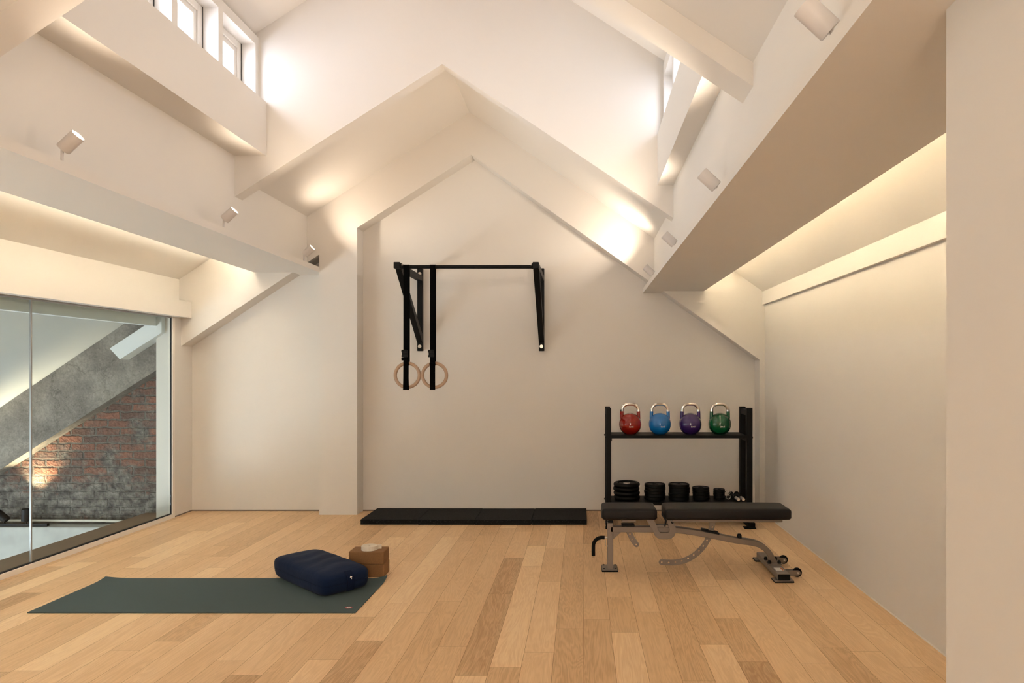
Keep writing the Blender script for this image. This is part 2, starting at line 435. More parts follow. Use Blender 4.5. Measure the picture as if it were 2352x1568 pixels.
# right wall, its high beam, the near partition
struct('wall_right', box(XR, XR + .12, Y0, YB, 0, 2.4))
struct('trim_2', box(1.685, XR + .1, Y0, YF, 1.957, 2.08))
struct('wall_partition', box(.753, XR, Y0, 1.41, 0, 2.086)).name = 'wall_near'
# right aisle ceiling
struct('ceiling_right', prism_y([(1.84, 1.975), (1.84, 2.12), (.68, 2.95), (.68, 2.80)], Y0, YF))
# right ledge with lip
struct('trim_3', box(.585, 1.14, Y0, YB, 2.086, 2.131))
struct('wall_upper_right', box(.678, .72, Y0, YF, 2.131, 3.02))
# left wall end, wall above the glass, beam
bm = box(XL - .16, XL, 6.25, YB, -.2, 1.845)
struct('wall_left', bm)
struct('wall_left_upper', box(-3.95, -3.755, Y0, YF, 1.86, 2.6))
struct('trim_4', box(-3.76, -3.638, Y0, YF, 1.835, 1.986))
struct('ceiling_left', prism_y([(-3.90, 2.10), (-3.90, 2.25), (-2.58, 3.12), (-2.58, 2.97)], Y0, YF))
# left ledge (slightly skewed in plan)
def lx(y): return -2.448 + .0157 * (YF - y)
def lo(y): return -3.057 + .028 * (YF - y)
bm = bmesh.new()
add_hexa(bm, [(lo(Y0), Y0, 2.262), (lx(Y0), Y0, 2.262), (lx(YB), YB, 2.262), (lo(YB), YB, 2.262),
              (lo(Y0), Y0, 2.311), (lx(Y0), Y0, 2.311), (lx(YB), YB, 2.311), (lo(YB), YB, 2.311)])
struct('trim_5', bm)
struct('wall_upper_left', box(-2.60, -2.562, Y0, YF, 2.311, 3.25))

RX = -1.03                     # ridge
# near ceiling (closer than the lantern)
struct('ceiling_near_right', prism_y([(.76, 2.505), (.76, 2.62), (RX, 3.82), (RX, 3.705)], Y0, 2.75))
struct('ceiling_near_left', prism_y([(-2.62, 2.625), (-2.62, 2.74), (RX, 3.82), (RX, 3.705)], Y0, 2.75))
# gable frame between near room and lantern, its lower edge reads as a rafter
gab = [(-2.66, 2.518), (RX, 3.61), (.74, 2.424), (1.0, 2.43), (1.0, 5), (-2.9, 5), (-2.9, 2.53)]
struct('trim_6', prism_y(gab, 2.70, 2.873))
# upper gable wall above the back recess
up = [(-2.62, 2.591), (-1.029, 3.607), (.74, 2.427), (1.0, 2.43), (1.0, 5), (-2.9, 5), (-2.9, 2.6)]
struct('wall_upper_back', prism_y(up, 5.04, 5.155))
# sloped ceiling of the back recess
struct('ceiling_recess_left', prism_y([(-2.62, 2.744), (-2.62, 2.90), (-1.047, 3.91), (-1.047, 3.752)], 5.155, YF))
struct('ceiling_recess_right', prism_y([(.74, 2.532), (.74, 2.69), (-1.047, 3.91), (-1.047, 3.752)], 5.155, YF))
# lantern
struct('trim_7', box(-2.70, -2.328, 2.873, 5.04, 2.928, 3.324))
struct('trim_8', box(.56, .86, 2.873, 5.04, 2.712, 3.09))
OPEN = [(4.54, 4.993), (4.03, 4.484), (3.52, 3.974), (3.01, 3.464)]
def window_wall(name, x0, x1, z0, zt, z1):
    bm = bmesh.new()
    add_box(bm, x0, x1, 2.873, 5.04, z1, zt)
    ys = [2.873] + [v for o in OPEN[::-1] for v in o] + [5.04]
    for a, b in zip(ys[::2], ys[1::2]): add_box(bm, x0, x1, a, b, z0, z1)
    struct(name, bm)
window_wall('wall_clerestory_left', -2.53, -2.386, 3.30, 3.80, 3.731)
window_wall('wall_clerestory_right', .603, .747, 3.06, 3.60, 3.50)
struct('ceiling_lantern_left', prism_y([(-2.54, 3.745), (-2.54, 3.88), (-1.055, 4.85), (-1.055, 4.71)], 2.80, 5.10))
struct('ceiling_lantern_right', prism_y([(.757, 3.533), (.757, 3.67), (-1.055, 4.85), (-1.055, 4.71)], 2.80, 5.10))
wn = 1
for side, xf, zb, zt in ((-1, -2.49, 3.30, 3.731), (1, .707, 3.06, 3.50)):
    for a, b in OPEN:
        wn += 1
        t = .05
        bm = bmesh.new()
        x0, x1 = sorted((xf, xf + side * .04))
        for q in ((a, a + t, zb, zt), (b - t, b, zb, zt), (a + t, b - t, zb, zb + t), (a + t, b - t, zt - t, zt)):
            add_box(bm, x0, x1, q[0], q[1], q[2], q[3], bev=.003, seg=1)
        x2, x3 = sorted((xf + side * .012, xf + side * .04)); u = t + .035
        for q in ((a + t, a + u, zb + t, zt - t), (b - u, b - t, zb + t, zt - t), (a + u, b - u, zb + t, zb + u), (a + u, b - u, zt - u, zt - t)):
            add_box(bm, x2, x3, q[0], q[1], q[2], q[3], bev=.003, seg=1)
        w = struct('window_%d' % wn, bm, M['paint'])
        xm = xf + side * .026
        obj('glass_pane', box(xm - .003, xm + .003, a + u - .004, b - u + .004, zb + u - .004, zt - u + .004), M['pane'], w)
        obj('gasket', box(*sorted((xf - side * .0005, xf - side * .003)), b - .006, b - .001, zb, zt), M['gasket'], w)
# rear end of the room, with an invented rear fill window
bm = bmesh.new()
add_box(bm, -3.95, -.40, Y0 - .1, Y0, -.2, 4.2); add_box(bm, .56, 1.95, Y0 - .1, Y0, -.2, 4.2)  # opening made up out of view, so fill light can enter
add_box(bm, -.40, .56, Y0 - .1, Y0, -.2, .5); add_box(bm, -.40, .56, Y0 - .1, Y0, 2.75, 4.2)
struct('wall_rear', bm)
# skirting lines
bm = bmesh.new()
add_box(bm, -2.095, 1.66, YB - .004, YB, 0, .011); add_box(bm, XL, -2.448, YB - .004, YB, 0, .011)
struct('baseboard_back', bm, M['shadow_gap'])
bm = bmesh.new(); add_box(bm, XR - .003, XR, 1.41, YF, 0, .008); struct('baseboard_right', bm, M['sill'])
bm = bmesh.new(); add_box(bm, XL, XL + .003, 6.25, YB - .004, 0, .011); struct('baseboard_left', bm, M['shadow_gap'])

# ------------------------------------------------------------------ glass wall
GX = -3.735
bm = bmesh.new()
add_box(bm, GX - .03, GX + .012, Y0, 6.25, -.03, .036)            # bottom channel
add_box(bm, GX - .03, GX + .012, 6.215, 6.25, .036, 1.835)         # end jamb
w1 = struct('window_1', bm, M['sill'])
obj('head_channel', box(GX - .02, GX + .008, Y0, 6.25, 1.823, 1.845), M['aluminium'], w1)
bm = bmesh.new(); add_box(bm, GX - .012, GX + .002, Y0, 6.215, .036, .046); add_box(bm, GX - .012, GX + .002, 6.211, 6.215, .046, 1.823)
obj('gasket', bm, M['gasket'], w1)
YM = 4.634
for a, b in ((Y0 + .05, 1.9), (1.915, YM - .008), (YM + .008, 6.207)):
    obj('glass_pane', box(GX - .009, GX - .001, a, b, .046, 1.823), M['glass'], w1)
for y in (YM, 1.907):
    obj('mullion', box(GX - .010, GX + .001, y - .005, y + .005, .036, 1.825), M['aluminium'], w1)

# ------------------------------------------------------------------ stairwell beyond the glass
YS = 6.47
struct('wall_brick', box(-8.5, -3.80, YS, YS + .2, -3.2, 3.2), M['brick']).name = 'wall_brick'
YC = 6.33
a0, a1 = P(0, 936, YC), P(287, 742, YC)
k = (a1[1] - a0[1]) / (a1[0] - a0[0])
def upz(x): return a0[1] + k * (x - a0[0])
b0, b1 = P(0, 1078, YC), P(371, 842, YC); kb = (b1[1] - b0[1]) / (b1[0] - b0[0])
def loz(x): return b0[1] + kb * (x - b0[0])
bm = prism_y([(-3.88, loz(-3.88)), (-3.88, upz(-3.88) + .02), (-7.2, upz(-7.2) + .02), (-7.2, loz(-7.2))], YC, YS)
tag(obj('roof_beam', bm, M['concrete']), 'sloping raw concrete beam running over the brick wall behind the glass', 'beam')
struct('ceiling_stairwell', prism_y([(-3.90, upz(-3.90)), (-3.90, upz(-3.9) + .15), (-7.6, upz(-7.6) + .15), (-7.6, upz(-7.6))], Y0, YS), M['out_paint'])
struct('trim_9', box(-3.93, -3.86, Y0, 6.33, 1.75, 2.1), M['out_paint'])
struct('trim_10', box(-3.89, -3.80, 6.33, YS, -.2, 2.1), M['out_paint'])
pts = [P(252, 800, 6.2), P(371, 722, 6.2), P(371, 764, 6.2), P(275, 825, 6.2)]
tag(obj('rafter_stub', prism_y(pts, 6.2, 6.33), M['out_paint']), 'short white painted rafter end crossing the concrete beam behind the glass', 'rafter')
struct('floor_landing', box(-4.13, GX - .03, Y0, YS, -.12, -.002), M['board'])
bm = box(-8.5, -3.80, 6.30, YS, -3.2, -.10, bev=.01)
struct('wall_lower_stairwell', bm, M['plaster'])
struct('wall_stairwell_near', box(-8.5, -3.77, Y0 - .1, Y0, -3.2, 3), M['out_paint'])
struct('floor_stairwell', box(-8.5, -3.8, Y0, 6.3, -3.3, -3.2), M['plaster'])
struct('wall_under_landing', box(-4.1, -3.8, Y0, 6.3, -3.2, -.12), M['out_paint'])
tag(obj('conduit_pipe', tube(smooth_path([(-7, 6.42, -.066), (-5, 6.42, -.066), (-4.6, 6.42, -.067), (-4.4, 6.42, -.070), (-4.2, 6.42, -.078), (-4.0, 6.42, -.085)]), .012, 12), M['pipe'], smooth=True),
    'thin white conduit pipe lying along the foot of the brick wall', 'pipe')
tr = tag(obj('light_track', box(-6.6, -4.955, 6.325, 6.355, -.10, -.075), M['black']), 'black lighting track lying on the white plaster ledge behind the glass', 'track')
def black_spot(px, lab, tilt, vec):
    x, _ = P(px, 1200, 6.34)
    e = empty('track_spotlight', (x, 6.34, -.075), 0, lab, 'spotlight', 'black spotlights on the stairwell track')
    v = Vector(vec).normalized(); q = Vector((0, 0, 1)).rotation_difference(v).to_matrix().to_4x4()
    obj('stem', cyl((0, 0, 0), (0, 0, .035), .008, 12), M['plastic'], e, True, sharp=40)
    mt = Matrix.Translation((0, 0, .05)) @ q
    obj('lamp_head', lathe([(0, -.03), (.03, -.03), (.034, -.02), (.036, .085), (.032, .085), (.030, .07), (0, .07)], 24, mt), M['plastic'], e, True, sharp=35)
    return Vector((x, 6.34, -.02)) , v
sp_a = black_spot(59, 'upright black track spotlight next to the glass joint, beyond the glass', 0, (.05, 0, 1))
sp_b = black_spot(10, 'tilted black track spotlight at the left edge of the picture, beyond the glass', 0, (-.75, -.1, .65))

# ------------------------------------------------------------------ white spotlights on the ledges
def spotlight(x, y, z, side, lab, grp):
    h_ = .035 if side > 0 else .020                    # stem height above the base
    e = empty('spotlight', (x, y, z), 0, lab, 'spotlight', grp)
    d = Vector((-side * .74, 0, .68)).normalized()
    q = Vector((0, 0, 1)).rotation_difference(d).to_matrix().to_4x4()
    obj('base', lathe([(0, 0), (.012, 0), (.012, .004), (0, .004)], 20), M['fixture'], e, True, sharp=40)
    obj('stem', tube([(0, 0, .003), (0, 0, .035 + h_), (-side * .004, 0, .052 + h_)], .0065, 12), M['fixture'], e, True, sharp=50)
    c = Vector((0, 0, .05 + h_)) + d * .036 + Vector((side * -.012, 0, 0))
    mt = Matrix.Translation(c) @ q
    h = obj('lamp_head', lathe([(0, -.047), (.0295, -.047), (.031, -.044), (.031, .049), (.0285, .049), (.0275, .044), (0, .044)], 32, mt), M['fixture'], e, True, sharp=35)
    obj('lens', lathe([(0, .0462), (.0272, .0462), (.0272, .0452), (0, .0452)], 32, mt), M['lens'], h)
    obj('pivot_screw', cyl((side * .002, -.012, .054 + h_), (side * .002, .012, .054 + h_), .005, 10), M['bolt'], e, True, sharp=40)
    return Vector((x, y, z)) + c + d * .06, d
spots = []
LG = 'white spotlights on the left ledge'; RG = 'white spotlights on the right ledge'
for y, lab in ((3.18, 'white cylinder spotlight on the left ledge, largest and nearest one'),
               (4.66, 'white cylinder spotlight halfway along the left ledge'),
               (6.06, 'small white spotlight at the far end of the left ledge beside the pillar')):
    spots.append((spotlight(lx(y) - .022, y, 2.311, -1, lab, LG), y, -1))
for y, lab in ((1.744, 'big white cylinder spotlight cut by the top edge of the picture on right ledge'),
               (3.22, 'white spotlight on the right ledge under the nearest rafter end'),
               (4.67, 'white spotlight third along the right ledge from the camera'),
               (6.10, 'smallest white spotlight at the far end of right ledge by the gable')):
    spots.append((spotlight(.640, y, 2.131, 1, lab, RG), y, 1))

for y, lab in ((1.80, 'added unseen white cylinder spotlight on the left ledge, out of the picture to the left'), (.40, 'added unseen white spotlight on the left ledge level with the camera'),  # spotlights added beyond the view, continuing the rows, for more light
               (-1.0, 'added unseen white spotlight on the left ledge behind the camera')):
    spots.append((spotlight(lx(y) - .022, y, 2.311, -1, lab, LG), y, -1))
for y, lab in ((.15, 'added unseen white spotlight on the right ledge level with the camera'), (-1.35, 'added unseen white spotlight on the right ledge behind the camera')):
    spots.append((spotlight(.640, y, 2.131, 1, lab, RG), y, 1))

# ------------------------------------------------------------------ pull-up bar
YP = 5.72
pb = empty('pull_up_bar', (-.97, YB, 1.5), 0, 'black wall mounted pull-up bar with two triangular brackets', 'pull-up bar')
ox, oy, oz = -.97, YB, 1.5
def L(x0, x1, y0, y1, z0, z1, bev=.003): return box(x0 - ox, x1 - ox, y0 - oy, y1 - oy, z0 - oz, z1 - oz, bev=bev, seg=1)
for side, X in ((-1, -1.541), (1, -.3825)):
    hw = .025
    pl = obj('wall_plate', L(X - hw, X + hw, YB - .05, YB - .001, P(0, 806, 6.53)[1], P(0, 617, 6.53)[1]), M['black'], pb)
    arm = obj('arm', L(X - hw, X + hw, YP - .03, YB - .05, 2.197, 2.248), M['black'], pb)
    obj('end_cap', L(X - hw - .001, X + hw + .001, YP - .034, YP - .03, 2.196, 2.249), M['plastic'], arm)
    # diagonal brace
    z0 = 1.62; bm = bmesh.new()
    pts = [(YP + .02, 2.197), (YP + .075, 2.197), (YB - .05, z0 + .075), (YB - .05, z0 - .01)]
    va = [bm.verts.new((X - hw - ox, a - oy, b - oz)) for a, b in pts]; vb = [bm.verts.new((X + hw - ox, a - oy, b - oz)) for a, b in pts]
    bm.faces.new(va); bm.faces.new(vb)
    for i in range(4): bm.faces.new((va[i], va[(i + 1) % 4], vb[(i + 1) % 4], vb[i]))
    obj('brace', bm, M['black'], pb)
    for z in (2.265, 1.575):
        bx = cyl((X - ox, -.05, z - oz), (X - ox, -.054, z - oz), .0165, 20)
        add_tube(bx, [(X - ox, -.054, z - oz), (X - ox, -.063, z - oz)], .010, 6)
        obj('bolt', bx, M['bolt'], pb)
    # bracket ears holding the bar
    s = -side
    obj('bar_flange', cyl((X + s * hw - ox, YP - oy, 2.219 - oz), (X + s * (hw + .012) - ox, YP - oy, 2.219 - oz), .024, 20), M['black'], pb)
    bx = cyl((X + s * (hw + .012) - ox, YP - oy - .014, 2.228 - oz), (X + s * (hw + .018) - ox, YP - oy - .014, 2.228 - oz), .007, 12)
    obj('bolt', bx, M['bolt'], pb)
obj('bar', cyl((-1.541 + .03 - ox, YP - oy, 2.213 - oz), (-.3825 - .03 - ox, YP - oy, 2.213 - oz), .0155, 24), M['black'], pb, True, sharp=40)

# gymnastic rings
def gym_ring(cx, sx, lab, lump):
    zc = P(0, 861.5, YP)[1]; R = .1005
    e = empty('gymnastic_ring', (cx, YP, zc), 0, lab, 'gymnastic ring', 'wooden gymnastic rings on the pull-up bar')
    bm = bmesh.new()
    add_tube(bm, [(R * math.cos(2 * PI * i / 64), 0, R * math.sin(2 * PI * i / 64)) for i in range(64)], .0140, 20, True)
    obj('hoop', bm, M['birch'], e, True)
    x0 = sx - cx; hw = .0225; zt = 2.213 - zc; r = .0175; zb = P(0, 895, YP)[1] - zc
    # closed ribbon around the bar: front run down to the hanging tail, back run to the top of the hoop
    path = [(-r - .004, zb), (-r - .006, zb + .1), (-r - .002, zb + .28), (-r, zt - .02)]
    for a in range(0, 181, 20):
        t = math.radians(180 - a); path.append((r * math.cos(t), zt + r * math.sin(t)))
    path += [(r, zt - .05), (r, .3), (r - .001, R + .01), (r - .003, R - .005), (.004, R - .0165), (-.012, R - .012), (-r, R + .02), (-r + .003, .16)]
    out = ribbon(path, .003)
    n = len(path)
    bm = bmesh.new(); 
    def wx(z):   # the tail widens slightly towards its end
        return hw * (1.0 if z > -.02 else (1.0 + (.12 if lump else 0) * min(1, (-.02 - z) / .1)))
    va = [bm.verts.new((x0 - wx(z), y, z)) for y, z in out]; vb = [bm.verts.new((x0 + wx(z), y, z)) for y, z in out]
    m = len(out)
    for i in range(m):
        j = (i + 1) % m; bm.faces.new((va[i], va[j], vb[j], vb[i]))
    for i in range(n - 1):
        for V in (va, vb): bm.faces.new((V[i], V[i + 1], V[m - 2 - i], V[m - 1 - i]))
    obj('strap', bm, M['webbing'], e)
    # cam buckle
    zb_ = P(0, 812, YP)[1] - zc
    bm = bmesh.new()
    add_box(bm, x0 - hw - .008, x0 + hw - .008, -.035, -.022, zb_ - .028, zb_ + .03, bev=.003)
    add_box(bm, x0 - hw - .012, x0 + hw - .010, -.042, -.033, zb_ + .008, zb_ + .032, bev=.004)
    add_box(bm, x0 - hw - .011, x0 + hw - .011, -.040, -.034, zb_ - .030, zb_ - .012, bev=.003)
    b = obj('buckle', bm, M['plastic'], e)
    # folded webbing knot above the hoop
    bm = bmesh.new()
    if lump:
        add_tube(bm, [(x0 - hw - .010, -.030, zb_ - .044), (x0 + .008, -.032, zb_ - .044)], .013, 14)
        add_tube(bm, [(x0 - .016, -.028, zb_ - .075), (x0 + .020, -.028, zb_ - .085)], .010, 12)
    else:
        add_tube(bm, [(x0 - hw, -.028, zb_ - .085), (x0 + hw, -.028, zb_ - .085)], .010, 12)
    add_box(bm, x0 - .02, x0 + .02, -.034, -.020, zb_ - .095, zb_ - .028, bev=.004)
    obj('strap_fold', bm, M['webbing'], e)
gym_ring(P(935.5, 0, YP)[0], P(934, 0, YP)[0], 'wooden gymnastic ring on black strap, hung close to the left bracket', True)
gym_ring(P(998, 0, YP)[0], P(994.7, 0, YP)[0], 'wooden gymnastic ring on black strap, the right one of the pair', False)

# ------------------------------------------------------------------ rubber tiles
tl = ('black rubber floor tile by the white pillar, left end of the row', 'black rubber floor tile second from the pillar',
      'black rubber floor tile third from the pillar', 'black rubber floor tile at the right end of the row, nearest the rack')
xs = [P(p, 0, 5.953)[0] for p in (827, 959.6, 1090.6, 1220, 1348.3)]
for i in range(4):
    dy = (.006, 0, -.004, 0)[i]
    o = obj('rubber_tile', box(xs[i] + .0012 - (xs[i] + xs[i + 1]) / 2, xs[i + 1] - .0012 - (xs[i] + xs[i + 1]) / 2, 0, .497, 0, .045 - (.0012 if i == 2 else 0), bev=.003), M['tile'],
            loc=((xs[i] + xs[i + 1]) / 2, 5.953 + dy, 0))
    tag(o, tl[i], 'floor tile', 'black rubber tiles under the pull-up bar')

# ------------------------------------------------------------------ storage rack
rk = empty('storage_rack', (.84, 6.0, 0), 0, 'black steel two-shelf rack holding kettlebells and weight plates', 'rack')
def RB(x0, x1, y0, y1, z0, z1, bev=.0025): return box(x0 - .84, x1 - .84, y0 - 6.0, y1 - 6.0, z0, z1, bev=bev, seg=1)
XA, XB = .21, 1.472
for x0, x1, s in ((XA, XA + .045, 1), (XB - .05, XB, -1)):
    for y0, y1, zt in ((5.875, 5.925, 1.0216), (6.125, 6.175, 1.021)):
        bm = RB(x0, x1, y0, y1, .05, zt)
        p = obj('upright', bm, M['steel_black'], rk)
    for z0, z1 in ((.955, 1.005), (.735, .765), (.155, .185)):
        obj('side_rail', RB(x0 + .006, x1 - .006, 5.925, 6.125, z0, z1), M['steel_black'], rk)
    bm = RB(x0 - .004, x1 + .004, 5.80, 6.30, .008, .05)
    f = obj('foot', bm, M['steel_black'], rk)
    obj('foot_pad', RB(x0 - .008 - (.03 if s < 0 else 0), x1 + .010, 5.79, 5.86, 0, .010), M['rubber'], f)
    obj('foot_pad', RB(x0 - .008, x1 + .010, 6.24, 6.31, 0, .010), M['rubber'], f)
    g = prism_y([((x0 if s < 0 else x1) - .84, .05), ((x0 if s < 0 else x1) - .84 + s * .06, .10), ((x0 if s < 0 else x1) - .84, .13)], -.07, -.062)
    obj('gusset', g, M['steel_black'], rk)
for zt in (.787, .211):
    bm = RB(XA + .045, XB - .05, 5.87, 6.19, zt - .004, zt, bev=.001)
    add_box(bm, XA + .045 - .84, XB - .05 - .84, -.13, -.126, zt - .025, zt - .004)
    add_box(bm, XA + .045 - .84, XB - .05 - .84, .186, .19, zt - .025, zt - .004)
    add_box(bm, XA + .047 - .84, XA + .051 - .84, -.12, .18, zt - .05, zt - .004)
    add_box(bm, XB - .056 - .84, XB - .052 - .84, -.12, .18, zt - .05, zt - .004)
    s_ = obj('shelf', bm, M['steel_black'], rk)
    for x in (XA - .002, XB + .002):
        for y in (-.1, .15): obj('bolt', tube([(x - .84 - .005, y, zt - .02), (x - .84 + .005, y, zt - .02)], .008, 8), M['black'], s_)

# kettlebells
def kettlebell_meshes():
    R = .0985; zc = .086
    prof = [(0, 0), (.05, 0)]
    for i in range(31):
        a = -math.asin(.086 / .0985) + (PI / 2 + math.asin(.086 / .0985)) * i / 30
        prof.append((R * math.cos(a), zc + R * math.sin(a)))
    prof[-1] = (0, zc + R)
    body = lathe(prof, 48)
    hw = .0725
    posts = []
    for s in (-1, 1):
        posts.append(bmesh.new()); add_tube(posts[-1], [(s * .0745, 0, zc + .035), (s * .0735, 0, zc + .09), (s * hw, 0, zc + .1125)], .0158, 20)
    pts = [(-hw, 0, zc + .108), (-hw + .0004, 0, zc + .116)]
    for i in range(1, 9):
        a = PI - (PI / 2) * i / 9; pts.append((-hw + .056 + .0555 * math.cos(a), 0, zc + .1215 + .054 * math.sin(a)))
    pts += [(-.009, 0, zc + .1758), (.009, 0, zc + .1758)]
    pts += [(-x, y, z) for x, y, z in pts[:10][::-1]]
    pts = smooth_path(pts, 3)
    handle = bmesh.new(); add_tube(handle, pts, .0146, 20)
    return body, posts, handle
KB = []
kbn = (('red', '32KG', 1447.5, .03, 'red kettlebell with chrome handle on the upper shelf'),
       ('blue', '12KG', 1515.5, .16, 'blue kettlebell with chrome handle on the upper shelf'),
       ('purple', '20KG', 1585.6, .10, 'purple kettlebell with chrome handle on the upper shelf'),
       ('green', '24KG', 1653.2, .06, 'green kettlebell with chrome handle on the upper shelf'))
for col, txt, px, rz, lab in kbn:
    e = empty('kettlebell', (P(px, 0, 6.02)[0], 6.02, .7874), 0, lab, 'kettlebell', 'kettlebells on the upper shelf')
    body, posts, handle = kettlebell_meshes()
    b = obj('body', body, M[col + '_k'], e, True, sharp=50)
    for p_ in posts: obj('handle_post', p_, M[col + '_k'], e, True, sharp=50)
    obj('handle', handle, M['chrome'], e, True, sharp=50)
    t = text_mesh(txt, .0165, .0012)
    R = .0985; z = -.017
    t.transform(Matrix.Rotation(rz, 4, 'Z') @ Matrix.Translation((0, -math.sqrt(R * R - z * z) + .0004, .086 + z)) @ Matrix.Rotation(math.radians(-10), 4, 'X'))
    link('weight_marking', t, M['white'], b)

# weight plates
def plate_small(R, t):
    hub = R * .28
    return lathe([(hub * .55, 0), (R * .96, 0), (R, t * .14), (R, t * .86), (R * .96, t), (R * .88, t), (R * .86, t * .8), (hub * 1.15, t * .8), (hub, t), (hub * .6, t), (hub * .55, t * .9), (hub * .55, 0)], 48)
def plate_large(R, t):
    bm = bmesh.new()
    prof = []
    for i in range(25):
        a = 2 * PI * i / 24; prof.append((R - .019 + .019 * math.cos(a) * 1.0, t / 2 + t / 2 * math.sin(a)))
    add_lathe(bm, prof, 56)
    slots = []
    for k3 in range(3):
        a0 = k3 * 2 * PI / 3 + .6; arc = [a0 + (PI * .42) * i / 10 for i in range(11)]
        slots.append([(R * .80 * math.cos(a), R * .80 * math.sin(a)) for a in arc] + [(R * .60 * math.cos(a), R * .60 * math.sin(a)) for a in arc[::-1]])
    me = plate([circ(0, 0, R - .01, 48), circ(0, 0, .029)] + slots, .016, .001)
    me.transform(Matrix.Translation((0, 0, t / 2)) @ Matrix.Rotation(-PI / 2, 4, 'X'))
    bm.from_mesh(me); bpy.data.meshes.remove(me)
    return bm
stacks = [(1439.6, .1165, 4, .0375, 'big', 'beside the left post'), (1504, .092, 5, .0272, 'medium', 'second from left post'),
          (1559.8, .092, 5, .0272, 'medium', 'mid lower shelf'), (1610, .075, 5, .0212, 'small', 'second from the chrome bars'),
          (1651.8, .050, 5, .0176, 'tiny', 'beside the chrome dumbbell bars')]
size_word = {'big': 'thick grip', 'medium': 'medium', 'small': 'small', 'tiny': 'very small'}
ordn = {4: ['bottom', 'third from top', 'second from top', 'topmost'], 5: ['bottom', 'fourth from top', 'third from top', 'second from top', 'topmost']}
for px, R, n, t, kind, where in stacks:
    me = None; grp = 'plates in the %s stack %s' % (size_word[kind], where)
    for i in range(n):
        loc = (P(px, 0, 6.03)[0] + random.uniform(-.0025, .0025) + (-.004 if kind == 'big' and i == 2 else 0), 6.03 + random.uniform(-.002, .002), .2114 + i * (t + .0003))
        if me is None:
            bm = plate_large(R, t) if kind == 'big' else plate_small(R, t)
            o = obj('weight_plate', bm, M['iron'], None, True, loc, sharp=35); me = o.data
            o0 = o; hub = None
            if kind == 'big':
                hub = obj('hub_ring', lathe([(.0255, .006), (.030, .006), (.031, .012), (.031, t - .010), (.029, t - .006), (.0255, t - .006), (.0255, .006)], 32), M['bolt'], o, True, sharp=35)
        else:
            o = o0.copy(); C.objects.link(o); o.location = loc
            if hub: h2 = hub.copy(); C.objects.link(h2); h2.parent = o
        o.rotation_euler = (0, 0, random.uniform(0, 6.28))
        tag(o, '%s black plate, %s in the stack %s' % (size_word[kind], ordn[n][i], where), 'weight plate', grp)

# dumbbell bars
def dumbbell_bar(x, y, ang, lab):
    e = empty('dumbbell_bar', (x, y, .211 + .0236), ang, lab, 'dumbbell bar', 'chrome dumbbell bars on the lower shelf')
    e.rotation_euler = (0, 0, ang)
    obj('shaft', cyl((0, -.18, 0), (0, .18, 0), .0130, 24), M['satin'], e, True, sharp=40)
    bm = tube([(0, -.075 + .15 * i / 12, 0) for i in range(13)], .0165, 20, radii=[.016 + .0015 * math.sin(PI * i / 12) for i in range(13)])
    obj('grip', bm, M['rubber'], e, True, sharp=40)
    for y0 in (-.088, .076): obj('stop_collar', cyl((0, y0, 0), (0, y0 + .012, 0), .0235, 24), M['plastic'], e, True, sharp=40)
dumbbell_bar(1.345, 6.055, .03, 'chrome dumbbell bar with black grip lying next to the smallest plates')
dumbbell_bar(1.394, 6.06, -.02 + .02, 'chrome dumbbell bar with black grip lying against the right post')
# spring collars
def spring(x, y, z, rz, lab):
    e = empty('spring_collar', (x, y, z), rz, lab, 'spring collar', 'steel spring collars on the lower shelf')
    pts = [(.0016 * 0 + (i / 20 - 2) * .0052, .019 * math.cos(2 * PI * i / 20), .0212 + .019 * math.sin(2 * PI * i / 20)) for i in range(61)]
    obj('coil', tube(pts, .0021, 8), M['bolt'], e, True)
    a, b = pts[0], pts[-1]
    bm = cyl(a, (a[0] - .004, a[1] + .02, a[2] + .012), .0021, 8); add_tube(bm, [b, (b[0] + .004, b[1] + .02, b[2] + .010)], .0021, 8)
    obj('finger_tabs', bm, M['plastic'], e)
spring(1.293, 6.02, .211, 1.5, 'steel spring collar standing on the shelf between the smallest plates and bars')
spring(1.291, 6.02, .2535, 1.3, 'steel spring collar balanced on top of the other collar')

